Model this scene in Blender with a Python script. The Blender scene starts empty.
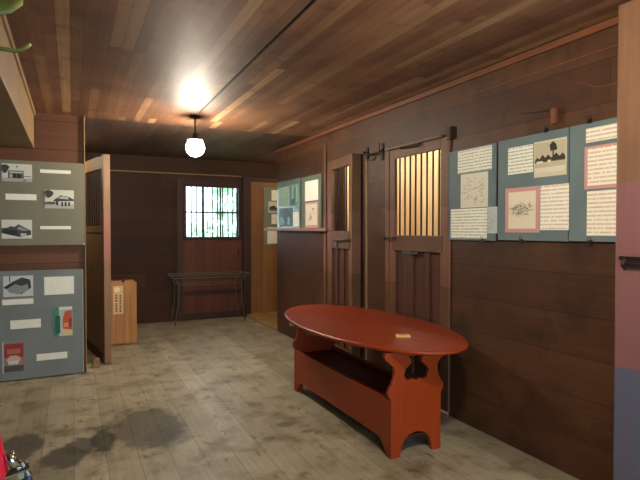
import bpy, bmesh, math, random
from mathutils import Vector, Matrix
random.seed(7)
S = bpy.context.scene
COL = S.collection

# ------------------------------------------------------------------ helpers
def lin(c):
    def f(v):
        v /= 255.0
        return v/12.92 if v <= .04045 else ((v+.055)/1.055)**2.4
    return (f(c[0]), f(c[1]), f(c[2]), 1.0)

class MB:
    """collects shapes in world coordinates; build() links them as one mesh object"""
    def __init__(s): s.v = []; s.f = []; s.m = []
    def poly(s, pts, faces, mi=0):
        b = len(s.v); s.v += [tuple(p) for p in pts]
        for f in faces: s.f.append([b+i for i in f]); s.m.append(mi)
        return s
    def box(s, x0, x1, y0, y1, z0, z1, mi=0):
        x0, x1 = sorted((x0, x1)); y0, y1 = sorted((y0, y1)); z0, z1 = sorted((z0, z1))
        p = [(x0,y0,z0),(x1,y0,z0),(x1,y1,z0),(x0,y1,z0),(x0,y0,z1),(x1,y0,z1),(x1,y1,z1),(x0,y1,z1)]
        return s.poly(p, [(3,2,1,0),(4,5,6,7),(0,1,5,4),(1,2,6,5),(2,3,7,6),(3,0,4,7)], mi)
    def prism(s, outline, d, mi=0):
        """outline: 3D points (counter-clockwise seen from the tip of d), extruded by -d/+0"""
        n = len(outline); a = [Vector(p) for p in outline]; b = [p+Vector(d) for p in a]
        return s.poly(a+b, [tuple(range(n))[::-1], tuple(range(n, 2*n))] + [(i, (i+1) % n, n+(i+1) % n, n+i) for i in range(n)], mi)
    def tube(s, pts, r, n=8, mi=0, r2=None):
        P = [Vector(p) for p in pts]; rings = []
        up = None
        for i, p in enumerate(P):
            t = (P[min(i+1, len(P)-1)]-P[max(i-1, 0)]).normalized()
            if up is None:
                up = Vector((0,0,1)) if abs(t.z) < .9 else Vector((1,0,0))
            a = t.cross(up).normalized(); b = a.cross(t).normalized(); up = b
            rr = r if r2 is None else r+(r2-r)*i/(len(P)-1)
            rings.append([p+a*math.cos(k*2*math.pi/n)*rr+b*math.sin(k*2*math.pi/n)*rr for k in range(n)])
        pts = [q for R in rings for q in R]; F = []
        for i in range(len(P)-1):
            for k in range(n):
                F.append((i*n+k, i*n+(k+1) % n, (i+1)*n+(k+1) % n, (i+1)*n+k))
        F.append(tuple(range(n))[::-1]); F.append(tuple((len(P)-1)*n+k for k in range(n)))
        return s.poly(pts, F, mi)
    def lathe(s, c, prof, n=32, mi=0, sx=1, sy=1):
        pts = []; F = []
        for r, z in prof:
            for k in range(n):
                a = 2*math.pi*k/n
                pts.append((c[0]+r*sx*math.cos(a), c[1]+r*sy*math.sin(a), c[2]+z))
        for i in range(len(prof)-1):
            for k in range(n):
                F.append((i*n+k, i*n+(k+1) % n, (i+1)*n+(k+1) % n, (i+1)*n+k))
        F.append(tuple(range(n))[::-1]); F.append(tuple((len(prof)-1)*n+k for k in range(n)))
        return s.poly(pts, F, mi)
    def build(s, name, mats, parent=None, origin=None, bevel=0, smooth=False):
        if not isinstance(mats, (list, tuple)): mats = [mats]
        o0 = Vector(origin) if origin else (Vector(parent['_o']) if parent is not None else Vector((0,0,0)))
        me = bpy.data.meshes.new(name)
        me.from_pydata([tuple(Vector(v)-o0) for v in s.v], [], s.f)
        for m in mats: me.materials.append(m)
        for p, mi in zip(me.polygons, s.m):
            p.material_index = mi; p.use_smooth = smooth
        bm = bmesh.new(); bm.from_mesh(me)
        bmesh.ops.recalc_face_normals(bm, faces=bm.faces); bm.to_mesh(me); bm.free()
        o = bpy.data.objects.new(name, me); COL.objects.link(o)
        if parent is not None:
            o.parent = parent; o.location = o0-Vector(parent['_o'])
        else: o.location = o0
        o['_o'] = tuple(o0)
        if bevel:
            b = o.modifiers.new('bevel', 'BEVEL'); b.width = bevel; b.segments = 2; b.limit_method = 'ANGLE'
        return o

def thing(name, loc, label, cat, group=None):
    o = bpy.data.objects.new(name, None); COL.objects.link(o); o.location = loc; o.empty_display_size = .1
    o['_o'] = tuple(loc); return tag(o, label, cat, group)
def tag(o, label, cat, group=None):
    o['label'] = label; o['category'] = cat
    if group: o['group'] = group
    return o
def struct(o, label=None):
    o['kind'] = 'structure'
    if label: o['label'] = label
    return o
def sroot(name, loc, label=None):
    o = bpy.data.objects.new(name, None); COL.objects.link(o); o.location = loc
    o['_o'] = tuple(loc); return struct(o, label)

# ------------------------------------------------------------------ materials
def mat(name):
    m = bpy.data.materials.new(name); m.use_nodes = True
    nt = m.node_tree; b = nt.nodes['Principled BSDF']
    return m, nt, b
def N(nt, t, **k):
    n = nt.nodes.new(t)
    for a, v in k.items(): setattr(n, a, v)
    return n
def M(nt, op, a, b=None, c=None, clamp=False):
    n = N(nt, 'ShaderNodeMath', operation=op, use_clamp=clamp)
    for i, v in enumerate((a, b, c)):
        if v is None: continue
        if isinstance(v, (int, float)): n.inputs[i].default_value = v
        else: nt.links.new(v, n.inputs[i])
    return n.outputs[0]
def mixc(nt, f, a, b, mode='MIX'):
    n = N(nt, 'ShaderNodeMix', data_type='RGBA', blend_type=mode)
    for k, v in ((0, f), (6, a), (7, b)):
        if isinstance(v, (int, float, tuple)): n.inputs[k].default_value = v
        else: nt.links.new(v, n.inputs[k])
    return n.outputs[2]
def ramp(nt, f, stops, interp='LINEAR'):
    n = N(nt, 'ShaderNodeValToRGB'); n.color_ramp.interpolation = interp
    e = n.color_ramp.elements
    while len(e) > 1: e.remove(e[-1])
    for i, (p, c) in enumerate(stops):
        x = e[0] if i == 0 else e.new(p)
        x.position = p; x.color = c if len(c) == 4 else lin(c)
    nt.links.new(f, n.inputs[0]); return n.outputs[0]

def plain(name, c, rough=.6, metal=0, spec=.4):
    m, nt, b = mat(name)
    b.inputs['Base Color'].default_value = lin(c); b.inputs['Roughness'].default_value = rough
    b.inputs['Metallic'].default_value = metal; b.inputs['Specular IOR Level'].default_value = spec
    return m
def speckle(name, c1, c2, scale=12, rough=.6, metal=0):
    m, nt, b = mat(name)
    tc = N(nt, 'ShaderNodeTexCoord'); n = N(nt, 'ShaderNodeTexNoise')
    n.inputs['Scale'].default_value = scale; n.inputs['Detail'].default_value = 5
    nt.links.new(tc.outputs['Object'], n.inputs['Vector'])
    nt.links.new(ramp(nt, n.outputs['Fac'], [(.35, c1), (.65, c2)]), b.inputs['Base Color'])
    b.inputs['Roughness'].default_value = rough; b.inputs['Metallic'].default_value = metal
    b.inputs['Specular IOR Level'].default_value = .35
    return m

def wood(name, cols, u='X', v='Y', w=.2, L=2.4, seam=.003, rough=.55, grain=.35, gap=.35, spec=.35, bump=.25,
         band=None, stains=None, mottle=.3, patch=None, flecks=False):
    """boards running along axis u, board width w across axis v; cols: sRGB tones picked per board"""
    m, nt, b = mat(name)
    tc = N(nt, 'ShaderNodeTexCoord'); sp = N(nt, 'ShaderNodeSeparateXYZ'); nt.links.new(tc.outputs['Object'], sp.inputs[0])
    U = sp.outputs[u]; V = sp.outputs[v]
    rv = M(nt, 'DIVIDE', M(nt, 'ADD', V, 50*w), w)
    row = M(nt, 'FLOOR', rv)
    wn1 = N(nt, 'ShaderNodeTexWhiteNoise', noise_dimensions='1D'); nt.links.new(row, wn1.inputs['W'])
    cu = M(nt, 'DIVIDE', M(nt, 'ADD', U, M(nt, 'MULTIPLY', wn1.outputs['Value'], L*3)), L)
    col = M(nt, 'FLOOR', cu)
    cv = N(nt, 'ShaderNodeCombineXYZ'); nt.links.new(row, cv.inputs[0]); nt.links.new(col, cv.inputs[1])
    wn2 = N(nt, 'ShaderNodeTexWhiteNoise', noise_dimensions='3D'); nt.links.new(cv.outputs[0], wn2.inputs['Vector'])
    n = len(cols)
    base = ramp(nt, wn2.outputs['Value'], [(i/max(1, n-1)*.999, c) for i, c in enumerate(cols)])
    # grain
    g = N(nt, 'ShaderNodeCombineXYZ')
    nt.links.new(M(nt, 'MULTIPLY', U, 1.6), g.inputs[0])
    nt.links.new(M(nt, 'MULTIPLY', V, 38.0), g.inputs[1])
    nt.links.new(M(nt, 'MULTIPLY', wn2.outputs['Value'], 37.0), g.inputs[2])
    gn = N(nt, 'ShaderNodeTexNoise'); gn.inputs['Scale'].default_value = 1.0; gn.inputs['Detail'].default_value = 4
    nt.links.new(g.outputs[0], gn.inputs['Vector'])
    gf = M(nt, 'MULTIPLY_ADD', gn.outputs['Fac'], 2*grain, 1-grain)
    mn = N(nt, 'ShaderNodeTexNoise'); mn.inputs['Scale'].default_value = 2.3; mn.inputs['Detail'].default_value = 6
    nt.links.new(tc.outputs['Object'], mn.inputs['Vector'])
    mf = M(nt, 'MULTIPLY_ADD', mn.outputs['Fac'], 2*mottle, 1-mottle)
    tot = M(nt, 'MULTIPLY', gf, mf)
    c = mixc(nt, 1.0, base, tot, 'MULTIPLY')
    # seams
    fr = M(nt, 'FRACT', rv)
    d = M(nt, 'MULTIPLY', M(nt, 'MINIMUM', fr, M(nt, 'SUBTRACT', 1.0, fr)), w)
    s1 = M(nt, 'LESS_THAN', d, seam)
    fu = M(nt, 'FRACT', cu)
    du = M(nt, 'MULTIPLY', M(nt, 'MINIMUM', fu, M(nt, 'SUBTRACT', 1.0, fu)), L)
    s2 = M(nt, 'LESS_THAN', du, seam*.8)
    sm = M(nt, 'MAXIMUM', s1, s2)
    if patch:     # irregular blotches of another tone (wear)
        pc, lo, hi, sc = patch
        pn = N(nt, 'ShaderNodeTexNoise'); pn.inputs['Scale'].default_value = sc; pn.inputs['Detail'].default_value = 7
        pn.inputs['Roughness'].default_value = .65
        nt.links.new(tc.outputs['Object'], pn.inputs['Vector'])
        pf = N(nt, 'ShaderNodeMapRange'); pf.inputs[1].default_value = lo; pf.inputs[2].default_value = hi
        nt.links.new(pn.outputs['Fac'], pf.inputs[0])
        c = mixc(nt, M(nt, 'MULTIPLY', pf.outputs[0], .8), c, lin(pc))
    if flecks:    # short dark scuffs and knots, some along the boards
        fc = N(nt, 'ShaderNodeCombineXYZ')
        nt.links.new(M(nt, 'MULTIPLY', U, 7.0), fc.inputs[0]); nt.links.new(M(nt, 'MULTIPLY', V, 11.0), fc.inputs[1])
        fn = N(nt, 'ShaderNodeTexNoise'); fn.inputs['Scale'].default_value = 1.0; fn.inputs['Detail'].default_value = 6
        fn.inputs['Roughness'].default_value = .6
        nt.links.new(fc.outputs[0], fn.inputs['Vector'])
        ff = N(nt, 'ShaderNodeMapRange'); ff.inputs[1].default_value = .60; ff.inputs[2].default_value = .68
        nt.links.new(fn.outputs['Fac'], ff.inputs[0])
        c = mixc(nt, M(nt, 'MULTIPLY', ff.outputs[0], .62), c, lin((74, 62, 46)))
    if band:      # colour zone (paint, plus the near post's drawn-in reflection) between two heights, ragged edge
        for z0, z1, bc, amt in band:
            zz = M(nt, 'ADD', sp.outputs['Z'], M(nt, 'MULTIPLY', M(nt, 'SUBTRACT', mn.outputs['Fac'], .5), .12))
            inb = M(nt, 'MULTIPLY', M(nt, 'GREATER_THAN', zz, z0), M(nt, 'LESS_THAN', zz, z1))
            c = mixc(nt, M(nt, 'MULTIPLY', inb, M(nt, 'MULTIPLY', gn.outputs['Fac'], amt*1.7, clamp=True)), c, lin(bc))
    if stains:
        jn = N(nt, 'ShaderNodeTexNoise'); jn.inputs['Scale'].default_value = 6; jn.inputs['Detail'].default_value = 8; jn.inputs['Roughness'].default_value = .7
        nt.links.new(tc.outputs['Object'], jn.inputs['Vector'])
        jit = M(nt, 'MULTIPLY', M(nt, 'SUBTRACT', jn.outputs['Fac'], .5), 3.4)
        for (sx, sy, rx, ry, amt) in stains:
            ex = M(nt, 'DIVIDE', M(nt, 'SUBTRACT', sp.outputs['X'], sx), rx)
            ey = M(nt, 'DIVIDE', M(nt, 'SUBTRACT', sp.outputs['Y'], sy), ry)
            r2 = M(nt, 'ADD', M(nt, 'ADD', M(nt, 'MULTIPLY', ex, ex), M(nt, 'MULTIPLY', ey, ey)), jit)
            f = M(nt, 'MULTIPLY', M(nt, 'SUBTRACT', 1.45, r2, clamp=False), 1.5, clamp=True)
            f = M(nt, 'MULTIPLY', f, amt)
            c = mixc(nt, f, c, lin((74, 68, 60)))
    c = mixc(nt, M(nt, 'MULTIPLY', sm, 1-gap), c, lin((18, 12, 9)))
    nt.links.new(c, b.inputs['Base Color'])
    b.inputs['Specular IOR Level'].default_value = spec
    nt.links.new(M(nt, 'MULTIPLY_ADD', gn.outputs['Fac'], .25, rough-.12), b.inputs['Roughness'])
    bp = N(nt, 'ShaderNodeBump'); bp.inputs['Strength'].default_value = bump; bp.inputs['Distance'].default_value = .004
    nt.links.new(M(nt, 'SUBTRACT', M(nt, 'MULTIPLY', gn.outputs['Fac'], .5), sm), bp.inputs['Height'])
    nt.links.new(bp.outputs[0], b.inputs['Normal'])
    return m

def textpaper(name, paper, ink, pitch=.021, axis='Z', dens=.5):
    """a sheet printed with rows of fine type"""
    m, nt, b = mat(name)
    tc = N(nt, 'ShaderNodeTexCoord'); sp = N(nt, 'ShaderNodeSeparateXYZ'); nt.links.new(tc.outputs['Object'], sp.inputs[0])
    z = M(nt, 'DIVIDE', M(nt, 'ADD', sp.outputs[axis], 5), pitch)
    fr = M(nt, 'FRACT', z); row = M(nt, 'FLOOR', z)
    line = M(nt, 'LESS_THAN', fr, .42)
    h = M(nt, 'MULTIPLY', M(nt, 'ADD', sp.outputs['X'], sp.outputs['Y']), 95.0)
    cv = N(nt, 'ShaderNodeCombineXYZ'); nt.links.new(h, cv.inputs[0]); nt.links.new(M(nt, 'MULTIPLY', row, 7.3), cv.inputs[1])
    n = N(nt, 'ShaderNodeTexNoise'); n.inputs['Scale'].default_value = 1.0; nt.links.new(cv.outputs[0], n.inputs['Vector'])
    word = M(nt, 'GREATER_THAN', n.outputs['Fac'], dens)
    f = M(nt, 'MULTIPLY', M(nt, 'MULTIPLY', line, word), .75)
    nt.links.new(mixc(nt, f, lin(paper), lin(ink)), b.inputs['Base Color'])
    b.inputs['Roughness'].default_value = .7; b.inputs['Specular IOR Level'].default_value = .25
    return m

def emit(name, c, s):
    m, nt, b = mat(name)
    b.inputs['Base Color'].default_value = lin(c); b.inputs['Emission Color'].default_value = lin(c)
    b.inputs['Emission Strength'].default_value = s
    return m

DARK = [(62,34,24),(78,42,28),(54,30,22),(86,48,32),(68,36,26)]
w_right = wood('right_wall_boards', [(86,56,36),(72,46,29),(94,61,39),(80,51,33),(66,41,26)], 'Y', 'Z', .255, 30, seam=.0028, grain=.42, rough=.55, mottle=.45, gap=.4, spec=.4, patch=((44,27,19), .50, .70, 2.6))
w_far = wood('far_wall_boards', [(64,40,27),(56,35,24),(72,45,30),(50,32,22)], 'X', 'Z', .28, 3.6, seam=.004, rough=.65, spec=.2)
w_part = wood('partition_boards', [(104,66,42),(94,58,37),(110,72,46)], 'X', 'Z', .30, 3.0, rough=.6)
w_ceil = wood('ceiling_boards', [(98,66,50),(130,92,66),(104,70,52),(120,84,62),(168,132,96),(100,68,50),(138,100,72),(108,74,56),(126,90,66),(94,62,46),(188,154,114)], 'Y', 'X', .078, 2.1, seam=.0016, rough=.58, grain=.55, spec=.3, gap=.5, mottle=.5, patch=((84,56,42), .55, .72, 5))
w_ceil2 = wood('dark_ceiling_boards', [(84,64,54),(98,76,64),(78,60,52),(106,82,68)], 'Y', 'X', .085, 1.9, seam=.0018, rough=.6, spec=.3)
w_floor = wood('floor_boards', [(164,155,130),(156,147,121),(172,163,139),(160,151,127),(148,139,114)], 'Y', 'X', .20, 4.4, seam=.0022, rough=.43, grain=.30, spec=.4, bump=.3, mottle=.42, gap=.55, flecks=True,
     patch=((100,88,60), .49, .68, 3.6),
     stains=[(-.33,4.22,.12,.24,.85),(-.06,3.86,.13,.18,.85),(.05,4.02,.11,.15,.8),(.19,4.05,.08,.20,.92),(.19,4.28,.06,.08,.6),(.52,4.2,.26,.42,.68),(.64,3.9,.16,.2,.5),
             (1.52,3.75,.07,.05,.6),(1.30,3.55,.05,.04,.6),(1.62,3.55,.06,.03,.6),(1.45,4.3,.06,.07,.4)])
w_light = wood('light_wood_boards', [(140,98,58),(128,88,50),(148,106,64)], 'Z', 'X', .24, 3, rough=.55)
w_stall = wood('stall_pine_boards', [(206,180,134),(198,170,126),(212,188,142)], 'Z', 'Y', .14, 3, rough=.6, seam=.002)
w_sill = wood('sill_boards', [(176,146,92),(160,130,80),(184,154,100)], 'Y', 'X', .16, 3, rough=.5)
w_frame = wood('door_frame_wood', [(104,73,51),(97,67,47),(110,77,53)], 'Z', 'Y', .5, 5, seam=0, rough=.55, band=[(1.06,1.74,(140,98,84),.5)])
w_rail = wood('door_rail_wood', [(104,74,54),(96,68,50)], 'Y', 'Z', .6, 5, seam=0, rough=.55, patch=((134,106,72), .6, .75, 8))
w_plank = wood('door_plank_wood', [(82,52,42),(92,58,44),(70,44,36)], 'Z', 'Y', .12, 4, seam=.004, rough=.6)
w_fdoor = wood('far_door_planks', [(88,46,29),(98,52,33),(78,42,27)], 'Z', 'X', .15, 4, seam=.003, rough=.6)
w_fframe = wood('far_door_frame', [(58,34,27),(66,38,30)], 'Z', 'X', .5, 5, seam=0, rough=.6)
w_post = wood('near_post_wood', [(126,92,68),(120,86,64)], 'Z', 'Y', .6, 5, seam=0, rough=.42, grain=.22, spec=.5, band=[(.82,1.79,(130,88,90),1.1),(-.1,.82,(88,92,112),1.2)])  # lower grey-blue band is a daylight reflection put into the colour; pink is paint
w_beam = wood('beam_wood', [(140,112,76),(148,120,84)], 'Y', 'Z', .9, 6, seam=0, rough=.6)
w_gate = wood('gate_wood', [(150,118,80),(140,108,74)], 'Z', 'Y', .7, 5, seam=0, rough=.6)
w_gateend = wood('gate_end_wood', [(136,104,78),(128,96,72)], 'Z', 'X', .7, 5, seam=0, rough=.6, band=[(1.2,1.76,(156,100,92),.8)])
w_crate = wood('crate_pine', [(176,124,74),(166,116,68),(184,132,82)], 'Z', 'X', .17, 3, rough=.55, seam=.002, mottle=.25)
w_trim = wood('trim_wood', [(120,74,50),(112,68,46)], 'Y', 'Z', .5, 5, seam=0, rough=.5)
red = wood('red_paint', [(142,50,6),(136,46,5)], 'Y', 'X', .28, 9, seam=.0008, rough=.38, grain=.08, spec=.5, mottle=.12, bump=.06, gap=.6)
redv = wood('red_paint_upright', [(148,54,6),(142,50,5)], 'Z', 'X', .9, 9, seam=0, rough=.42, grain=.08, spec=.45, mottle=.12, bump=.05)
redin = wood('dark_red_seat', [(80,34,28),(74,30,26)], 'Y', 'X', .9, 9, seam=0, rough=.5, grain=.12, spec=.4, mottle=.15, bump=.05)
iron = speckle('old_iron', (34,30,28), (52,44,38), 30, .55, .6)
barm = speckle('brown_bar', (40,26,18), (52,34,24), 20, .6, .2)
steel = speckle('dull_steel', (74,82,76), (98,104,96), 30, .5, .3)
teal = speckle('teal_card', (102,120,124), (111,130,133), 3, .7)
grey_card = speckle('grey_card', (124,122,102), (132,130,112), 2.5, .65)
blue_card = speckle('blue_grey_card', (122,130,130), (132,140,140), 2.5, .65)
cardedge = plain('card_edge', (196,196,180), .7)
cream = textpaper('typed_sheet', (246,248,232), (172,172,158), .0235, dens=.42)
cream2 = textpaper('typed_caption', (248,248,236), (226,226,214), .02)
rsheet = textpaper('typed_sheet_red', (246,245,230), (214,184,164), .025, dens=.42)
pink = plain('pink_mount', (208,158,150), .7)
conc = {}
def colm(c, rough=.5):
    if c not in conc: conc[c] = plain('print_%02x%02x%02x' % c, c, rough)
    return conc[c]

# ------------------------------------------------------------------ the setting
W = 2.82; H = 2.775; D = 8.85
struct(MB().box(-3.6, 5.4, -2.3, 9.0, -.12, 0).build('floor', w_floor))
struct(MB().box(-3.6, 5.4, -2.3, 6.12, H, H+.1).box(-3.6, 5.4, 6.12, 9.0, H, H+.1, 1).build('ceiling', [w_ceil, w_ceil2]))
# right wall with the two stall doorways cut out
wr = MB()
for y0, y1, z0, z1 in ((-2.3,3.34,0,H),(4.26,4.80,0,H),(5.60,7.30,0,H),(3.34,4.26,2.33,H),(4.80,5.60,2.36,H)):
    wr.box(W, W+.09, y0, y1, z0, z1)
struct(wr.build('wall_right', w_right))
# far wall with a window opening
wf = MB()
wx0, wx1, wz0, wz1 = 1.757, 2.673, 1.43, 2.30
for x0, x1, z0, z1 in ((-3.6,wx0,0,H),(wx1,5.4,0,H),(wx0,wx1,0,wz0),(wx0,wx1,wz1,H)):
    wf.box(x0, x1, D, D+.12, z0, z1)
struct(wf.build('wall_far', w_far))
struct(MB().box(-3.6, .125, 6.10, 6.19, 0, H).build('wall_partition', w_part))
struct(MB().box(-3.7, -3.6, -2.3, 9.0, 0, H).build('wall_left', w_part))
# rear wall behind the viewer, open barn doorway in it
wb = MB()
for x0, x1, z0, z1 in ((-3.6,-.4,0,H),(2.7,5.4,0,H),(-.4,2.7,2.5,H)): wb.box(x0, x1, -2.4, -2.3, z0, z1)
struct(wb.build('wall_rear', w_part))
# outer wall of the stalls seen through the barred doors
struct(MB().box(3.95, 4.05, -2.3, 8.85, 0, H).build('wall_stall', w_stall))
struct(MB().box(W+.09, 3.95, 7.21, 7.30, 0, H).build('wall_stall_end', w_stall))
# raised boards beyond the wall end
struct(MB().box(W-.02, 4.0, 7.30, 8.85, 0, .045).build('trim_1', w_sill, bevel=.004))
# light wood panelling beside the far door
struct(MB().box(2.90, 3.95, 8.815, D, .045, 2.42).build('trim_2', w_light))
struct(MB().box(2.87, 3.95, 8.78, 8.815, 2.42, 2.49).build('trim_3', w_fframe, bevel=.004))
struct(MB().box(2.745, 2.885, 8.75, D, 0, 2.52).build('trim_4', w_fframe, bevel=.005))
# cornice along the right wall
struct(MB().box(W-.028, W, -2.3, 7.30, H-.055, H-.012).box(W-.006, W, -2.3, 7.3, H-.17, H-.162).build('trim_5', w_trim, bevel=.004))
# edge strip of the partition
struct(MB().box(.122, .134, 6.07, 6.20, 0, H).build('trim_6', w_beam, bevel=.003))
# ceiling beam at the left
struct(MB().box(-1.15, -.345, -2.3, 6.06, 2.395, H-.012).box(-.345, -.328, -2.3, 6.06, 2.73, H, 0).build('trim_7', w_beam, bevel=.004))
# thin pale rail across the far wall
struct(MB().box(-3.5, 2.745, D-.02, D, 2.50, 2.516).build('trim_8', w_beam))
# near post
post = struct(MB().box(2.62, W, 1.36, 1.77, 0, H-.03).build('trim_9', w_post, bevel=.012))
k = MB().box(2.603, 2.622, 1.46, 1.735, 1.392, 1.412).box(2.598, 2.622, 1.49, 1.72, 1.355, 1.378)
k.tube([(2.60,1.70,1.40),(2.585,1.70,1.37),(2.60,1.70,1.345)], .006)
k.build('latch', iron, post)
# vertical cover strip and edge strips on the right wall
struct(MB().box(W-.018, W, 5.60, 5.665, 0, 2.62).build('trim_10', w_frame, bevel=.003))
struct(MB().box(W-.03, W, 4.20, 4.262, 0, 2.36).build('trim_11', w_frame, bevel=.003))
# planking between the door leaf and wall end
struct(MB().box(-3.6, 5.4, 9.0, 9.01, -.12, 0).build('trim_12', w_fframe))

# window in the far wall
win = sroot('window_1', (2.215, D, 1.86), 'barred window in the far wall, bright daylight behind')
f = MB()
f.box(wx0-.05, wx0, D-.03, D+.08, wz0-.05, wz1+.05).box(wx1, wx1+.05, D-.03, D+.08, wz0-.05, wz1+.05)
f.box(wx0, wx1, D-.03, D+.08, wz1, wz1+.05).box(wx0, wx1, D-.045, D+.08, wz0-.05, wz0)
f.build('window_frame', w_fframe, win, bevel=.004)
MB().box(wx0, wx1, D+.02, D+.05, 1.845, 1.872).build('muntin', w_fframe, win)
MB().box(wx0+.30, wx0+.325, D+.05, D+.075, wz0, wz1).box(wx0+.60, wx0+.625, D+.05, D+.075, wz0, wz1).build('sash_bar', w_fframe, win)
for i in range(9):
    x = wx0+(i+1)*(wx1-wx0)/10+random.uniform(-.006, .006)
    MB().tube([(x, D+.0, wz0), (x, D+.0, wz1)], .0105).build('bar', iron, win)
gm, nt, b = mat('window_glass')
b.inputs['Base Color'].default_value = (1,1,1,1); b.inputs['Roughness'].default_value = .02
b.inputs['Transmission Weight'].default_value = 1; b.inputs['IOR'].default_value = 1.02
MB().box(wx0, wx1, D+.09, D+.094, wz0, wz1).build('pane', gm, win)

# far door leaf, built below and around the window
fd = sroot('door_1', (2.2, D, 0), 'dark plank door below and around the barred far window')
f = MB()
f.box(1.60, 1.70, D-.035, D, 0, 2.42).box(1.70, 2.72, D-.035, D, 2.35, 2.42).box(2.723, 2.745, D-.035, D, 0, 2.42)
f.box(1.70, 2.723, D-.035, D, 0, .12).box(1.70, 2.723, D-.03, D, .42, .50)
f.build('door_frame', w_fframe, fd, bevel=.004)
MB().box(1.70, 2.723, D-.018, D, .12, 1.375).build('door_panel', w_fdoor, fd)
MB().tube([(2.66,D-.035,1.20),(2.66,D-.07,1.19),(2.66,D-.07,1.08),(2.66,D-.035,1.07)], .008).build('door_handle', iron, fd)

# ------------------------------------------------------------------ stall doors in the right wall
def stall_door(n, label, y0, y1, ztop, zwt, zwb, zrb, wy0, wy1, x0, nbars, battens, skew=0):
    """y0 near edge, y1 far edge; the leaf sits proud of the wall; skew pushes the near edge into the room"""
    d = sroot('door_%d' % n, (W, y1, 0), label)
    def sk(mb):
        mb.v = [(p[0]-skew*(y1-p[1])/(y1-y0), p[1], p[2]) for p in mb.v]; return mb
    t = x0; xb = W+.012 if skew == 0 else x0+.05
    f = MB()
    f.box(t, xb, y0, wy0, .03, ztop); f.box(t, xb, wy1, y1, .03, ztop)
    if skew: f.box(xb, W+.10, y0, y0+.05, .03, ztop)
    sk(f).build('stile', w_frame, d, bevel=.004)
    sk(MB().box(t, xb, wy0, wy1, zwt, ztop)).build('top_rail', w_rail, d, bevel=.004)
    sk(MB().box(t-.008, xb, wy0-.03, wy1+.03, zrb, zwb)).build('lock_rail', w_rail, d, bevel=.004)
    sk(MB().box(t+.004, xb, wy0, wy1, .03, .22)).build('bottom_rail', w_rail, d, bevel=.004)
    sk(MB().box(t+.025, xb-.004, wy0, wy1, .22, zrb)).build('door_panel', w_plank, d)
    for b0, b1 in battens:
        sk(MB().box(t+.006, t+.03, b0, b1, .22, zrb)).build('batten', w_plank, d, bevel=.003)
    for i in range(nbars):
        y = wy0+(i+.6)*(wy1-wy0)/(nbars+.2)
        sk(MB().tube([(t+.028, y, zwb), (t+.028, y, zwt)], .0085)).build('bar', barm, d)
    return d, sk
dB, skB = stall_door(2, 'wide stall door with barred opening, pale boards lit behind the bars', 3.325, 4.262, 2.325, 2.235, 1.50, 1.355, 3.435, 4.115, W-.02, 8, [(3.60,3.66),(3.83,3.98)])
# the iron pieces of the wide door
MB().box(W-.035, W-.01, 3.30, 3.345, 2.29, 2.40).build('hinge_block', w_fframe, dB, bevel=.006)
MB().box(W-.045, W-.02, 3.40, 4.26, 2.325, 2.35).build('head_strip', w_rail, dB, bevel=.004)
MB().tube([(W-.02,3.98,2.345),(W-.05,3.98,2.31),(W-.05,3.70,2.30),(W-.02,3.70,2.33)], .006).build('hook', iron, dB)
MB().tube([(W-.03,4.26,1.47),(W-.07,4.20,1.47),(W-.07,4.08,1.475),(W-.035,4.06,1.475)], .008).lathe((W-.05,4.235,1.452), [(.004,0),(.018,.005),(.018,.03),(.004,.036)], 12).build('latch', iron, dB)
MB().box(W-.034, W-.027, 3.74, 3.97, 1.33, 1.352).box(W-.05, W-.03, 3.82, 3.89, 1.325, 1.36).build('hasp', steel, dB)
dA, skA = stall_door(3, 'narrow stall door standing slightly proud, barred opening left of the wide door', 4.77, 5.56, 2.37, 2.26, 1.54, 1.34, 4.865, 5.40, W-.02, 7, [(5.02,5.06),(5.22,5.28)], skew=.10)
skA(MB().tube([(W-.025,5.22,1.415),(W-.06,5.22,1.43),(W-.06,4.80,1.45),(W-.02,4.79,1.45)], .009).box(W-.05, W-.02, 5.16, 5.22, 1.34, 1.43)).build('door_handle', steel, dA)
MB().box(W-.012, W+.10, 4.66, 4.80, 0, 2.36).build('jamb', w_fframe, dA)
MB().box(W-.016, W, 4.64, 4.66, 0, 2.3).build('edge_strip', w_beam, dA)
# things seen through the bars
tag(MB().box(3.05, 3.09, 5.60, 6.15, .0, 2.6).build('plank_screen', wood('brown_screen_boards', [(142,104,66),(128,92,58)], 'Z', 'Y', .09, 4, seam=.004), bevel=.003),
    'brown upright boards standing behind the bars of the narrow stall door', 'board')

# iron bracket on the wall between the doors
br = tag(MB().tube([(W,4.66,2.37),(W-.04,4.66,2.37),(W-.05,4.60,2.33),(W-.05,4.34,2.33),(W,4.33,2.37)], .008)
   .tube([(W-.05,4.56,2.33),(W-.06,4.55,2.27),(W-.06,4.42,2.26),(W-.05,4.40,2.29)], .006)
   .tube([(W-.05,4.34,2.29),(W-.05,4.34,2.42)], .006).box(W-.012, W, 4.33, 4.37, 2.25, 2.42).box(W-.012, W, 4.62, 4.66, 2.30, 2.42)
   .build('iron_bracket', iron, origin=(W,4.5,2.33)), 'dark iron hook bracket on the wall between the two stall doors', 'bracket')
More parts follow.
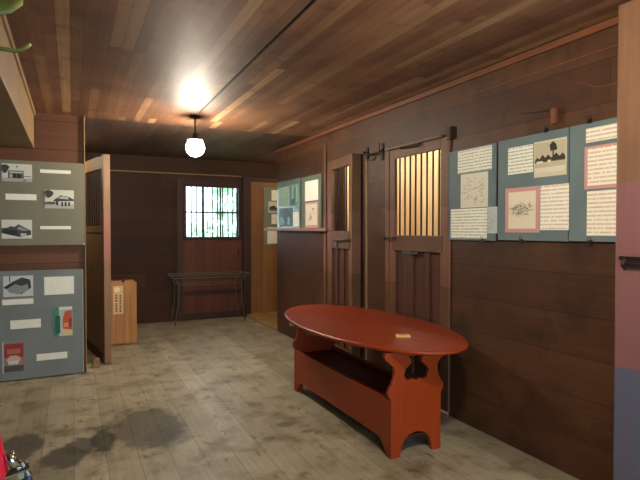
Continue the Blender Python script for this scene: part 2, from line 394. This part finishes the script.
# small wooden block and wires above the display panels
tag(MB().box(W-.03, W, 2.295, 2.330, 2.235, 2.335).build('wood_peg', w_trim, origin=(W,2.31,2.28), bevel=.004), 'small wooden block on the wall above the middle display panel', 'block')
tag(MB().tube([(W-.001,2.16,2.462),(W-.002,2.10,2.44),(W-.002,2.05,2.41),(W-.002,1.98,2.395),(W-.002,1.90,2.395),(W-.001,1.80,2.40)], .0025).build('wire', w_trim, origin=(W,2.0,2.4), smooth=True),
    'pale wire drooping on the upper wall beside the near post', 'wire')
tag(MB().tube([(W-.0005,2.60,2.36),(W-.001,2.50,2.345),(W-.001,2.40,2.335),(W-.001,2.33,2.335)], .0025).build('thin_wire', iron, origin=(W,2.45,2.35), smooth=True),
    'thin dark wire running to the wooden block on the upper wall', 'wire')

# ------------------------------------------------------------------ flat sheets on panels
def sheet(name, parent, face, d, u0, u1, z0, z1, m, th=.003, label=None, shapes=()):
    """face 'R' looks to -X (u = Y), face 'F' looks to -Y (u = X); d = depth of the plane it lies on"""
    def P(u, z, o):
        return (d-o, u, z) if face == 'R' else (u, d-o, z)
    mats = [m]; mb = MB()
    mb.box(*(lambda a, b: (a[0], b[0], a[1], b[1], a[2], b[2]))(P(u0, z0, 0), P(u1, z1, th)))
    for i, (c, pts) in enumerate(shapes):
        mm = c if not isinstance(c, tuple) else colm(c)
        if mm not in mats: mats.append(mm)
        q = []
        for a, bz in pts:
            uu = (u1+(u0-u1)*a) if face == 'R' else (u0+(u1-u0)*a)
            q.append(P(uu, z0+(z1-z0)*bz, th+.0006*(i+1)))
        mb.poly(q, [tuple(range(len(q)))], mats.index(mm))
    o = mb.build(name, mats, parent)
    if label: o['label'] = label
    return o
def blob(cx, cy, rx, ry, n=14, j=.25, seed=1):
    r = random.Random(seed)
    return [(min(1, max(0, cx+rx*math.cos(2*math.pi*k/n)*(1+r.uniform(-j, j)))), min(1, max(0, cy+ry*math.sin(2*math.pi*k/n)*(1+r.uniform(-j, j))))) for k in range(n)]
def R4(a, b, c, d): return [(a, c), (b, c), (b, d), (a, d)]
def clip(parent, y, z, x=None):
    x = x or W-.02
    s = 1
    MB().prism([(x-.012,y-.014,z-.012),(x-.012,y+.014,z-.012),(x-.004,y+.014,z+.014),(x-.004,y-.014,z+.014)], (-.003,0,0)).tube([(x-.014,y-.008,z+.010),(x-.018,y-.012,z+.030),(x-.018,y+.012,z+.030),(x-.014,y+.008,z+.010)], .0022, 6).build('clip', iron, parent)

p = thing('display_panel', (W-.02,3.09,1.83), 'teal display panel nearest the wide stall door, three typed sheets and a faint drawing', 'display panel', 'teal display panels hung along the right wall')
MB().box(W-.02, W-.006, 2.815, 3.335, 1.47, 2.19).build('board', teal, p)
X0 = W-.02
sketch = lambda s, n=9, c=(150,140,124): [(c, blob(.2+.6*random.Random(s+i).random(), .2+.5*random.Random(s*3+i).random(), .07, .05, 7, .5, s+i)) for i in range(n)]
def strokes(s, n, c, box=(.12,.88,.12,.85), th=.007):
    r = random.Random(s); out = []
    for i in range(n):
        a = r.uniform(box[0], box[1]); b_ = r.uniform(box[2], box[3]); l = r.uniform(.05, .22); ang = r.choice((0, 0, math.pi/2, .5, -.5))+r.uniform(-.15, .15)
        dx, dy = math.cos(ang)*l/2, math.sin(ang)*l/2; nx, ny = -math.sin(ang)*th, math.cos(ang)*th
        q = [(a-dx-nx, b_-dy-ny), (a+dx-nx, b_+dy-ny), (a+dx+nx, b_+dy+ny), (a-dx+nx, b_-dy+ny)]
        out.append((c, [(min(.97, max(.03, x)), min(.97, max(.03, y))) for x, y in q]))
    return out
sheet('typed_sheet', p, 'R', X0, 2.848, 3.217, 2.0, 2.18, cream)
sheet('drawing', p, 'R', X0, 2.886, 3.18, 1.725, 1.99, colm((222,220,198)), shapes=strokes(3, 34, (160,152,138)), label='faint pencil drawing on cream paper')
sheet('typed_sheet', p, 'R', X0, 2.895, 3.297, 1.484, 1.718, cream)
sheet('sketch_print', p, 'R', X0, 2.79, 2.89, 1.525, 1.722, colm((186,196,196)), shapes=strokes(8, 16, (110,120,128)), label='small bluish map print')
clip(p, 2.93, 1.468)

p = thing('display_panel', (W-.02,2.47,1.83), 'teal display panel in the middle, pink-mounted drawing under a sepia tree photograph', 'display panel', 'teal display panels hung along the right wall')
MB().box(W-.02, W-.006, 2.20, 2.785, 1.478, 2.193).build('board', teal, p)
sheet('typed_sheet', p, 'R', X0, 2.472, 2.69, 1.942, 2.13, cream)
sheet('photo_print', p, 'R', X0, 2.212, 2.462, 1.90, 2.137, colm((214,208,180)), label='sepia photograph of a tall tree above low buildings', shapes=[
    ((196,190,160), R4(.03,.97,.12,.95)), ((120,110,84), R4(.03,.97,.40,.50)),
    ((58,52,40), [(.03,.42),(.1,.56),(.18,.50),(.28,.62),(.36,.52),(.46,.60),(.55,.50),(.7,.62),(.8,.52),(.9,.60),(.97,.50),(.97,.42)]),
    ((52,46,34), R4(.59,.63,.45,.85)), ((52,46,34), blob(.61,.80,.13,.12,12,.4,4)), ((226,220,196), R4(.03,.97,.12,.26)), ((226,222,200), R4(.1,.3,.38,.44)), ((226,222,200), R4(.45,.55,.38,.45))])
sheet('pink_mount', p, 'R', X0, 2.414, 2.712, 1.533, 1.845, pink, label='pink backing sheet with a line drawing on cream paper')
sheet('drawing', p, 'R', X0-.003, 2.445, 2.68, 1.56, 1.815, colm((232,222,198)), shapes=strokes(21, 40, (130,122,112), (.2,.85,.35,.65)))
sheet('typed_sheet', p, 'R', X0, 2.192, 2.408, 1.55, 1.843, rsheet)
clip(p, 2.36, 2.20); clip(p, 2.56, 1.472)

p = thing('display_panel', (W-.02,1.93,1.83), 'teal display panel partly behind the near post, three sheets in a column', 'display panel', 'teal display panels hung along the right wall')
MB().box(W-.022, W-.008, 1.62, 2.188, 1.481, 2.193).build('board', teal, p)
X1 = W-.022
sheet('typed_sheet', p, 'R', X1, 1.75, 2.077, 2.075, 2.16, rsheet)
sheet('pink_mount', p, 'R', X1, 1.74, 2.085, 1.795, 2.05, pink, label='pink backing sheet')
sheet('typed_sheet', p, 'R', X1-.003, 1.77, 2.062, 1.815, 2.035, rsheet)
sheet('typed_sheet', p, 'R', X1, 1.75, 2.066, 1.517, 1.783, rsheet)
clip(p, 2.05, 2.20); clip(p, 2.04, 1.474)

# two panels on the far end of the right wall
p = thing('display_panel', (W-.02,6.79,1.92), 'small glossy teal panel at the far corner of the right wall, above the wooden rail', 'display panel', 'small teal panels by the far corner')
tg = speckle('glossy_teal_card', (96,124,118), (118,146,138), 4, .16)
MB().box(W-.02, W-.006, 6.39, 7.24, 1.56, 2.26).build('board', tg, p)
sheet('typed_sheet', p, 'R', X0, 6.78, 7.17, 1.90, 2.18, textpaper('typed_sheet_teal', (168,196,176), (110,136,124), .03))
sheet('photo_print', p, 'R', X0, 6.42, 6.75, 1.88, 2.19, colm((120,156,142)), shapes=[((70,104,96), R4(.08,.2,.05,.9)), ((160,196,180), R4(.3,.42,.1,.95)), ((64,96,88), R4(.55,.66,.05,.8)), ((170,204,190), R4(.75,.88,.2,.95)), ((60,90,86), blob(.4,.2,.25,.15,10,.3,5))], label='green toned photograph of upright shapes')
sheet('photo_print', p, 'R', X0, 6.64, 7.15, 1.60, 1.87, colm((74,104,110)), shapes=[((120,160,160), R4(.05,.4,.1,.5)), ((52,78,90), blob(.6,.6,.3,.3,10,.3,6)), ((150,186,184), R4(.65,.8,.1,.5))], label='dark blue-green photograph')
sheet('typed_sheet', p, 'R', X0, 6.42, 6.62, 1.60, 1.80, cream2)
p = thing('display_panel', (W-.02,5.99,1.9), 'tall narrow grey-green panel between the glossy teal panel and the narrow stall door', 'display panel', 'small teal panels by the far corner')
MB().box(W-.024, W-.006, 5.72, 6.33, 1.53, 2.255).build('board', speckle('grey_green_card', (100,112,100), (110,122,108), 3, .7), p)
X2 = W-.024
sheet('typed_sheet', p, 'R', X2, 5.80, 6.20, 1.93, 2.19, cream2)
sheet('pink_mount', p, 'R', X2, 5.80, 6.20, 1.58, 1.91, pink, label='pink edged sheet')
sheet('drawing', p, 'R', X2-.003, 5.83, 6.17, 1.615, 1.885, colm((226,214,190)), shapes=strokes(31, 14, (150,140,128), (.35,.8,.2,.8), .02))
# panel on the light wood wall beyond
p = thing('display_panel', (3.35,8.81,1.8), 'grey panel with four white sheets on the light wood wall beside the far door', 'display panel')
MB().box(3.145, 3.62, 8.80, 8.8155, 1.275, 2.325).build('board', speckle('pale_green_card', (118,124,108), (126,132,116), 3, .7), p)
for z0, z1, u0 in ((2.09,2.28,3.29),(1.87,2.07,3.23),(1.66,1.84,3.29),(1.30,1.60,3.21)):
    if u0 == 3.23:
        sheet('photo_print', p, 'F', 8.80, u0, 3.58, z0, z1, colm((214,212,196)), shapes=[((54,56,52), [(.05,.25),(.05,.5),(.3,.65),(.5,.42),(.95,.36),(.95,.25)]), ((120,120,108), R4(.05,.95,.12,.24))], label='black and white photograph')
    else: sheet('typed_sheet', p, 'F', 8.80, u0, 3.58, z0, z1, cream2)

# wooden rail under the small panels
p = thing('hand_rail', (W-.06,6.6,1.56), 'long worn pinkish rail fixed under the small panels, sticking out past the wall end', 'rail')
MB().box(W-.075, W-.04, 5.50, 7.69, 1.535, 1.575).build('rail', wood('rail_wood', [(150,112,100),(140,104,94)], 'Y', 'Z', .5, 5, seam=0), p, bevel=.005)
for y in (5.68, 6.36, 7.2): MB().box(W-.04, W-.0, y-.02, y+.02, 1.53, 1.56).build('bracket', iron, p)

# ------------------------------------------------------------------ boards on the left partition
FY = 6.055
p = thing('poster_board', (-.27,FY,1.83), 'olive grey upper poster board with three black-and-white building photographs', 'poster board', 'poster boards on the left partition')
MB().box(-1.0, .121, FY, FY+.044, 1.392, 2.262).build('board', grey_card, p)
MB().prism([(.123,FY-.001,1.392),(.123,FY-.001,1.42),(.10,FY-.001,1.392)], (0,-.001,0)).build('corner_wear', cardedge, p)
sky = (216,218,206)
sheet('photo_print', p, 'F', FY, -.633, -.366, 2.045, 2.225, colm(sky), label='black and white photograph of a flat-fronted storefront', shapes=[
    ((176,178,168), R4(0,1,0,.2)), ((92,96,92), R4(.20,.72,.18,.62)), ((200,204,196), R4(.24,.68,.48,.56)), ((190,194,186), R4(.26,.34,.22,.42)), ((36,38,38), R4(.37,.47,.22,.42)), ((36,38,38), R4(.5,.63,.2,.42)),
    ((60,66,60), blob(.1,.72,.14,.22,11,.3,11)), ((110,112,106), R4(.72,.97,.28,.33)), ((40,42,42), blob(.5,.85,.03,.05,8,.2,3)), ((70,70,66), R4(.7,.8,.04,.1))])
sheet('caption_card', p, 'F', FY, -.293, -.006, 2.145, 2.182, cream2)
sheet('caption_card', p, 'F', FY, -.604, -.328, 1.858, 1.920, cream2)
sheet('photo_print', p, 'F', FY, -.253, .022, 1.777, 1.972, colm(sky), label='black and white photograph of a gabled house behind trees', shapes=[
    ((186,188,178), R4(0,1,0,.25)), ((70,74,70), [(.30,.45),(.55,.72),(.85,.62),(1,.5),(1,.42),(.3,.38)]), ((190,192,184), [(.42,.55),(.6,.68),(.82,.6),(.8,.5)]),
    ((60,62,62), R4(.38,.46,.18,.45)), ((40,42,42), R4(.56,.62,.12,.36)), ((40,42,42), R4(.68,.74,.12,.36)), ((40,42,42), R4(.8,.86,.14,.36)), ((58,64,58), blob(.14,.80,.16,.2,11,.3,12)), ((90,92,88), blob(.18,.3,.2,.08,11,.3,13))])
sheet('photo_print', p, 'F', FY, -.640, -.372, 1.462, 1.655, colm((220,222,212)), label='black and white photograph of a long low roofed house', shapes=[
    ((62,66,70), [(0,.30),(0,.55),(.2,.58),(.28,.66),(.42,.62),(.56,.76),(.74,.6),(.97,.42),(.97,.2),(.6,.08),(.3,.18)]), ((30,34,38), [(.0,.3),(.1,.5),(.5,.42),(.55,.15),(.3,.2)]), ((186,190,186), R4(.62,.82,.12,.28)), ((150,154,152), [(.5,.5),(.58,.66),(.7,.56),(.9,.42),(.7,.42)]), ((210,214,210), R4(.66,.7,.14,.26))])
sheet('caption_card', p, 'F', FY, -.298, -.010, 1.558, 1.592, cream2)

p = thing('poster_board', (-.27,FY,.55), 'blue-grey lower poster board with two colour photographs', 'poster board', 'poster boards on the left partition')
MB().box(-1.0, .103, FY-.005, FY+.044, .012, 1.128).box(.098, .103, FY-.0065, FY-.005, .012, 1.128, 1).build('board', [blue_card, cardedge], p)
G = FY-.005
sheet('photo_print', p, 'F', G, -.632, -.366, .868, 1.080, colm((206,212,212)), label='black and white photograph of a hillside slope', shapes=[
    ((56,60,62), [(0,.45),(.3,.72),(.62,.92),(.9,.80),(.93,.4),(.6,.1),(.3,.25)]), ((140,146,148), [(.1,.4),(.4,.6),(.6,.5),(.8,.6),(.86,.3),(.5,.1),(.2,.2)]), ((36,38,40), [(.0,.45),(.3,.70),(.25,.5),(.1,.38)]), ((40,42,44), R4(.2,.23,.7,1))])
sheet('caption_card', p, 'F', G, -.643, -.366, .785, .842, cream2)
sheet('caption_card', p, 'F', G, -.266, .014, .868, 1.058, cream2, label='large white caption card')
sheet('caption_card', p, 'F', G, -.574, -.300, .535, .625, cream2)
sheet('photo_print', p, 'F', G, -.186, -.004, .425, .735, colm((186,206,196)), label='colour photograph in green and orange', shapes=[
    ((74,138,120), R4(0,.3,0,1)), ((42,92,84), R4(.1,.36,.1,.7)), ((222,206,160), R4(.45,1,.0,.3)), ((206,88,56), [(.5,.25),(.5,.6),(.62,.85),(.98,.88),(.98,.2)]), ((234,150,96), R4(.55,.9,.3,.45)), ((230,232,220), R4(.3,.98,.9,1)), ((160,60,44), R4(.8,.98,.3,.6))])
sheet('photo_print', p, 'F', G, -.645, -.448, .09, .412, colm((150,130,126)), label='colour photograph with a red building front', shapes=[
    ((160,58,52), R4(.06,.94,.48,.92)), ((214,180,160), blob(.5,.42,.32,.14,12,.15,9)), ((88,80,86), R4(.06,.94,.03,.22)), ((222,214,204), R4(.25,.7,.26,.38)), ((188,110,96), R4(.2,.8,.6,.75)), ((206,206,206), R4(0,.05,0,1))])
sheet('caption_card', p, 'F', G, -.343, -.056, .185, .255, cream2)

# ------------------------------------------------------------------ stall gate standing open beyond the partition
g = sroot('door_4', (.27,6.9,0), 'stall door standing open beyond the left partition, barred at the top')
A = Vector((.37, 6.33)); B = Vector((.17, 7.56)); dv = (B-A).normalized(); nv = Vector((-dv.y, dv.x))
def gp(mb):  # mb is written with x = thickness (towards the room), y = distance from the near edge
    mb.v = [((A+dv*p[1]+nv*(-p[0])).x, (A+dv*p[1]+nv*(-p[0])).y, p[2]) for p in mb.v]; return mb
Lg = (B-A).length
gp(MB().box(-.045, .03, 0, .09, .012, 2.415)).build('end_post', w_gateend, g, bevel=.004)
gp(MB().box(-.045, 0, Lg-.08, Lg, .012, 2.43)).build('stile', w_gate, g)
gp(MB().prism([(-.045,.09,2.26),(-.045,.09,2.40),(-.045,.35,2.42),(-.045,Lg-.08,2.44),(-.045,Lg-.08,2.30)], (.045,0,0))).build('top_rail', w_gate, g)
gp(MB().box(-.045, 0, .09, Lg-.08, 1.52, 1.60)).build('lock_rail', w_gate, g)
gp(MB().box(-.035, -.008, .09, Lg-.08, .10, 1.52)).build('door_panel', w_gate, g)
gp(MB().box(-.045, 0.004, .09, Lg-.08, .012, .12)).build('bottom_rail', w_plank, g)
for i in range(8):
    y = .16+i*(Lg-.3)/7
    gp(MB().tube([(-.022,y,1.60),(-.022,y,2.30)], .009)).build('bar', barm, g)
tag(MB().box(.20,.27,6.22,6.30,0,.10).build('wood_chock', w_beam, origin=(.235,6.26,0), bevel=.006), 'small wood block on the floor at the foot of the partition', 'block')
# dark boarding behind the gate
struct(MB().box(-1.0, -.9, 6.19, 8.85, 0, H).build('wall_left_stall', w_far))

# ------------------------------------------------------------------ pine crate
c = thing('wooden_crate', (.63,7.45,0), 'tall orange pine crate standing on end beside the open stall door', 'crate')
MB().box(.46, .70, 7.33, 7.348, .02, .865).build('front_board', w_crate, c, bevel=.003)
MB().prism([(.705,7.33,.02),(.79,7.37,.02),(.79,7.37,.84),(.705,7.33,.865)], (-.02,.03,0)).build('side_board', w_crate, c, bevel=.002)
MB().prism([(.46,7.35,.02),(.70,7.35,.02),(.77,7.40,.02),(.77,7.66,.02),(.46,7.66,.02)], (0,0,.83)).build('body', w_crate, c)
MB().box(.46,.78,7.36,7.67,0,.02).build('bottom', w_crate, c)
sheet('paper_label', c, 'F', 7.33, .487, .615, .42, .80, colm((214,178,130)), th=.002, label='pale label with dark red vertical lettering', shapes=
    [((232,214,176), blob(.4,.86,.3,.10,12,.1,2))] +
    [((96,34,30), [(x, y0), (x+.17, y0), (x+.17, y0+hh), (x, y0+hh)]) for x, ys in ((.22, ((.08,.05),(.16,.07),(.26,.05),(.34,.04),(.44,.07),(.54,.06),(.63,.05))), (.62, ((.08,.06),(.17,.05),(.25,.06),(.36,.05),(.44,.06),(.54,.05),(.62,.05)))) for y0, hh in ys])
MB().lathe((.612,7.34,.845), [(.001,0),(.018,.0),(.018,.028),(.001,.028)], 12).build('knot', iron, c)

# ------------------------------------------------------------------ metal rack in front of the far door
r = thing('metal_rack', (2.05,8.5,0), 'thin grey metal table frame without a top in front of the far door', 'table frame')
zt = .82
x0, x1, y0, y1 = 1.395, 2.70, 8.30, 8.68
MB().tube([(x0,y0,zt),(x1,y0,zt),(x1,y1,zt),(x0,y1,zt),(x0,y0,zt)], .010, 6).tube([(x0+.08,y0+.02,zt-.045),(x1-.08,y0+.02,zt-.045)], .008, 6).build('top_frame', steel, r)
for sx, xx in ((1, x0), (-1, x1)):
    for yy in (y0+.01, y1-.01):
        MB().tube([(xx,yy,zt),(xx+sx*.09,yy,zt-.06),(xx+sx*.13,yy,zt-.16),(xx+sx*.125,yy,zt-.45),(xx+sx*.07,yy,.008)], .009, 6).build('leg', steel, r)
MB().tube([(x0+.13,y0+.01,zt-.16),(x1-.13,y0+.01,zt-.16)], .006, 6).tube([(x0+.13,y1-.01,zt-.16),(x1-.13,y1-.01,zt-.16)], .006, 6).build('stretcher', steel, r)

# ------------------------------------------------------------------ the red oval hutch table
t = thing('hutch_table', (2.14,3.7,0), 'red painted oval table with a boxed bench base', 'table')
cx, cy, TZ = 2.225, 3.745, .762
MB().lathe((cx,cy,TZ-.026), [(.985,0),(.997,.005),(1.0,.013),(.997,.021),(.985,.026)], 96, sx=.545, sy=1.15).build('tabletop', red, t, smooth=False)
XA, XB, YN, YF = 1.925, 2.345, 2.86, 4.53
half = [(0,0),(.075,0),(.082,.05),(.10,.10),(.14,.14),(.21,.157)]
outer = [(0,.40),(-.018,.425),(-.022,.45),(-.015,.475),(.005,.50),(.022,.54),(.03,.58),(.024,.62),(-.01,.65),(-.045,.675),(-.05,.70),(-.04,.725)]
notch = [(.13,.725),(.135,.69),(.165,.665),(.165,.635),(.12,.60),(.105,.565),(.12,.53),(.155,.518),(.185,.528),(.21,.51)]
mir = lambda L: [(.42-u, z) for u, z in reversed(L)]
prof = half + mir(half)[1:] + [(.42-u, z) for u, z in outer] + [(.42-u, z) for u, z in notch] + list(reversed(notch))[1:] + list(reversed(outer))
for yy, dd in ((YN, .032), (YF, -.032)):
    MB().prism([(XA+u, yy, z) for u, z in prof], (0, dd, 0)).build('end_panel', redv, t, bevel=.003)
    MB().box(XA-.02, XB+.03, yy+dd*1.05, yy+dd*1.05+(.05 if dd > 0 else -.05), TZ-.088, TZ-.027).build('batten', redv, t, bevel=.004)
def apron(x, d):
    L0, L1 = YN+.032, YF-.032
    o = [(L0,0),(L0+.035,0),(L0+.05,.04),(L0+.09,.075),(L0+.12,.105),(L1-.12,.105),(L1-.09,.075),(L1-.05,.04),(L1-.035,0),(L1,0),(L1,.395),(L0,.395)]
    return MB().prism([(x, y, z) for y, z in o], (d, 0, 0))
apron(XA, .024).build('front_board', redv, t, bevel=.002)
apron(XB, -.024).build('back_board', redv, t, bevel=.002)
MB().box(XA+.024, XB-.024, YN+.032, YF-.032, .34, .362).build('seat', redin, t)
MB().box(XA+.024, XB-.024, YN+.032, YF-.032, .11, .125).build('bottom_board', redin, t)
for yy in (YN-.012, YF+.012):
    MB().lathe((0,0,0), [(.012,0),(.018,.004),(.012,.012)], 12)
MB().tube([(XA-.015,4.46,.655),(XA-.075,4.46,.655)], .014, 10, r2=.019).build('peg', plain('pale_peg', (206,170,150), .5), t, smooth=False)['label'] = 'pale wooden peg'
# small block of matches on the table
b_ = thing('match_box', (2.195,3.11,TZ), 'small pale yellow box lying on the red oval table', 'box')
bm_ = MB().box(-.052,.052,-.032,.032,.0,.014).box(-.03,.02,-.018,.014,.014,.0146,1)
ca, sa = math.cos(-.5), math.sin(-.5)
bm_.v = [(2.195+p[0]*ca-p[1]*sa, 3.11+p[0]*sa+p[1]*ca, TZ+p[2]) for p in bm_.v]
bm_.build('body', [plain('yellow_card', (226,186,110), .6), plain('orange_card', (196,120,60), .6)], b_)

# ------------------------------------------------------------------ lamps
dark_plate = speckle('dark_mounting_plate', (24,18,15), (34,26,21), 10, .8)  # near-black colour of the lamp canopies
LP = (1.205, 5.56)
l = thing('pendant_lamp', (LP[0],LP[1],H), 'glowing globe lamp hanging on a short stem from the board ceiling', 'lamp')
MB().lathe((LP[0],LP[1],H-.016), [(.05,0),(.06,.006),(.06,.016)], 32).build('canopy', dark_plate, l)
MB().tube([(LP[0],LP[1],H-.016),(LP[0],LP[1],H-.20)], .009).build('stem', iron, l)
MB().lathe((LP[0],LP[1],H-.258), [(.088,0),(.092,.006),(.07,.02),(.03,.035),(.022,.075),(.010,.085)], 24).build('socket', iron, l)
LAMP_E = 190
gl = emit('lamp_glow', (255,242,220), LAMP_E)
zc = H-.335; rr = .098
prof_ = [(rr*math.sin(a), -rr*math.cos(a)) for a in [math.pi*(.02+.9*i/18) for i in range(19)]]
MB().lathe((LP[0],LP[1],zc), prof_, 28).build('globe', gl, l, smooth=True)
tag(MB().prism([(1.199,5.35,H-.012),(1.134,.2,H-.012),(1.146,.2,H-.012),(1.211,5.35,H-.012)], (0,0,.012)).build('ceiling_conduit', iron, origin=(LP[0],3,H)), 'dark cable strip running along the ceiling boards to the globe lamp', 'conduit')
# second lamp of the same kind, just above the frame
L2 = (1.155, 1.21)
l2 = thing('pendant_lamp', (L2[0],L2[1],H), 'second globe lamp, at the near end of the ceiling above the frame', 'lamp')
MB().lathe((L2[0],L2[1],H-.016), [(.05,0),(.06,.006),(.06,.016)], 32).build('canopy', dark_plate, l2)
MB().tube([(L2[0],L2[1],H-.016),(L2[0],L2[1],H-.20)], .009).build('stem', iron, l2)
MB().lathe((L2[0],L2[1],H-.258), [(.088,0),(.092,.006),(.07,.02),(.03,.035),(.022,.075),(.010,.085)], 24).build('socket', iron, l2)
MB().lathe((L2[0],L2[1],zc), prof_, 28).build('globe', gl, l2, smooth=True)

# ------------------------------------------------------------------ edge-of-frame things
q = thing('tubular_stand', (-.24,1.95,0), 'red tubular stand with a chrome clamp at the lower left edge', 'stand')
redg = plain('glossy_red', (190,24,52), .3, .0, .6); chrome = plain('chrome', (200,214,216), .14, 1.0)
MB().tube([(-.26,2.0,.02),(-.225,1.93,.55),(-.218,1.90,.77),(-.243,1.90,.92),(-.27,1.90,1.04)], .028, 14).build('pole', redg, q, smooth=True)
MB().tube([(-.21,1.93,.02),(-.197,1.90,.45),(-.187,1.88,.705)], .020, 12).build('brace', redg, q, smooth=True)
MB().tube([(-.26,2.0,.012),(-.21,1.93,.012)], .012, 8).build('foot', redg, q)
MB().tube([(-0.193,1.90,.835),(-0.168,1.89,.79)], .016, 12).build('clamp_knob', chrome, q, smooth=True)
MB().tube([(-0.203,1.895,.762),(-0.128,1.89,.782)], .014, 12).box(-.163,-.145,1.88,1.90,.75,.785).tube([(-0.153,1.89,.80),(-0.133,1.885,.755)], .009, 8).build('clamp', chrome, q)
MB().tube([(-0.143,1.90,.75),(-0.126,1.90,.70)], .014, 10).build('rubber_grip', plain('blue_black_rubber', (34,48,78), .5), q, smooth=True)

leafm = speckle('leaf_green', (74,82,26), (96,102,42), 14, .5)
v = thing('hanging_plant', (-.30,1.2,2.2), 'green leaf and curling stem hanging in from the upper left corner', 'plant')
MB().tube([(-.30,1.2,2.39),(-.29,1.2,2.2),(-.25,1.2,2.02),(-.19,1.2,1.93),(-.125,1.2,1.912),(-.10,1.2,1.911),(-.085,1.2,1.917),(-.072,1.2,1.929)], .006, 8, r2=.0035).build('stem', leafm, v, smooth=True)
def leaf(pts, w, name='leaf'):
    P = [Vector(p) for p in pts]; n = len(P); V = []; F = []
    for i, p_ in enumerate(P):
        ww = w*math.sin(math.pi*(i+.25)/(n-.5+.25))
        for s_ in (-1, 0, 1): V.append(p_+Vector((0, ww*s_*.45, ww*s_*1.0+(.004 if s_ == 0 else 0))))
    for i in range(n-1):
        for j in (0, 1): F.append((i*3+j, i*3+j+1, i*3+j+4, i*3+j+3))
    o = MB().poly(V, F).build(name, leafm, v, smooth=True)
    sm = o.modifiers.new('thickness', 'SOLIDIFY'); sm.thickness = .0015
leaf([(-.27,1.2,2.05),(-.22,1.2,2.02),(-.17,1.2,1.998),(-.135,1.2,1.992),(-.105,1.2,1.998),(-.085,1.2,2.01)], .022)
leaf([(-.29,1.2,2.2),(-.27,1.22,2.16),(-.24,1.24,2.14),(-.20,1.26,2.15)], .02)
# support the stem from the beam
MB().tube([(-.30,1.2,2.397),(-.32,1.2,2.44),(-.345,1.2,2.5)], .004, 6).build('hook', iron, v)

# ------------------------------------------------------------------ outside: ground and greenery behind the window
struct(MB().box(-20, 24, 9.01, 40, -.3, -.13).build('ground', speckle('grass_ground', (110,128,84), (136,150,100), 2, .9)))
def bush(x, y, z, r, s, label):
    rnd = random.Random(s); mb = MB()
    for i in range(420):
        a = rnd.uniform(0, 2*math.pi); e = math.acos(rnd.uniform(-1, 1)); rr_ = r*rnd.uniform(.75, 1.05)
        p_ = Vector((x+rr_*math.sin(e)*math.cos(a), y+rr_*.7*math.sin(e)*math.sin(a), z+rr_*1.25*math.cos(e)))
        d1 = Vector((rnd.uniform(-1,1), rnd.uniform(-1,1), rnd.uniform(-1,1))).normalized()*r*.16
        d2 = Vector((rnd.uniform(-1,1), rnd.uniform(-1,1), rnd.uniform(-1,1))).normalized()*r*.11
        mb.poly([p_-d1, p_-d2*.6, p_+d1, p_+d2], [(0,1,2,3)])
    o = thing('tree', (x, y, -.13), label, 'tree', 'trees outside the far window')
    mb.build('foliage', speckle('foliage%d' % s, (176,208,184), (204,226,204), 3, .7), o)
    MB().tube([(x,y,-.13),(x,y,z)], .12, 8).build('trunk', iron, o)
bush(6.2, 17.5, 2.6, 1.9, 1, 'pale green tree seen through the right half of the barred far window')
bush(3.9, 16.5, .7, 1.0, 2, 'low green bush seen at the bottom left of the barred far window')

# ------------------------------------------------------------------ light
w = bpy.data.worlds.new('sky'); S.world = w; w.use_nodes = True
bg = w.node_tree.nodes['Background']; bg.inputs[0].default_value = (.74, .89, 1.0, 1); bg.inputs[1].default_value = 3.2
def area(name, loc, rot, sx, sy, e, c):
    d = bpy.data.lights.new(name, 'AREA'); d.shape = 'RECTANGLE'; d.size = sx; d.size_y = sy; d.energy = e; d.color = c
    o = bpy.data.objects.new(name, d); COL.objects.link(o); o.location = loc; o.rotation_euler = rot; return o
for nm, loc, rot, sx, sy in (('doorway_portal', (1.15,-2.32,1.25), (math.radians(90),0,0), 3.1, 2.5), ('window_portal', (2.215,D+.11,1.865), (math.radians(-90),0,0), .92, .87)):
    o = area(nm, loc, rot, sx, sy, 1, (1,1,1)); o.data.cycles.is_portal = True
def point(name, loc, e, c, r=.06):
    d = bpy.data.lights.new(name, 'POINT'); d.energy = e; d.color = c; d.shadow_soft_size = r
    o = bpy.data.objects.new(name, d); COL.objects.link(o); o.location = loc
point('stall_bulb', (3.35,4.9,2.66), 24, (1,.88,.72))
point('left_stall_fill', (-.45,7.3,2.5), 14, (1,.86,.64))  # added fill light, out of view, brightens the open gate's face
point('inner_stall_bulb', (3.4,6.6,2.66), 55, (1,.86,.62))
point('far_room_bulb', (3.7,8.0,2.5), 6, (1,.84,.6))

# ------------------------------------------------------------------ camera
th = math.atan(248/510); pt = math.atan(10/510)
cam = bpy.data.cameras.new('camera'); co = bpy.data.objects.new('camera', cam); COL.objects.link(co)
co.location = (0,0,1.55); co.rotation_euler = (math.pi/2-pt, 0, -th)
cam.sensor_width = 36; cam.lens = 36*510/640; cam.clip_start = .02
S.camera = co
for o in list(COL.objects):
    if '_o' in o: del o['_o']
vs = S.view_settings
vs.view_transform = 'Standard'; vs.look = 'None'; vs.gamma = 1; vs.use_curve_mapping = False; vs.exposure = .75
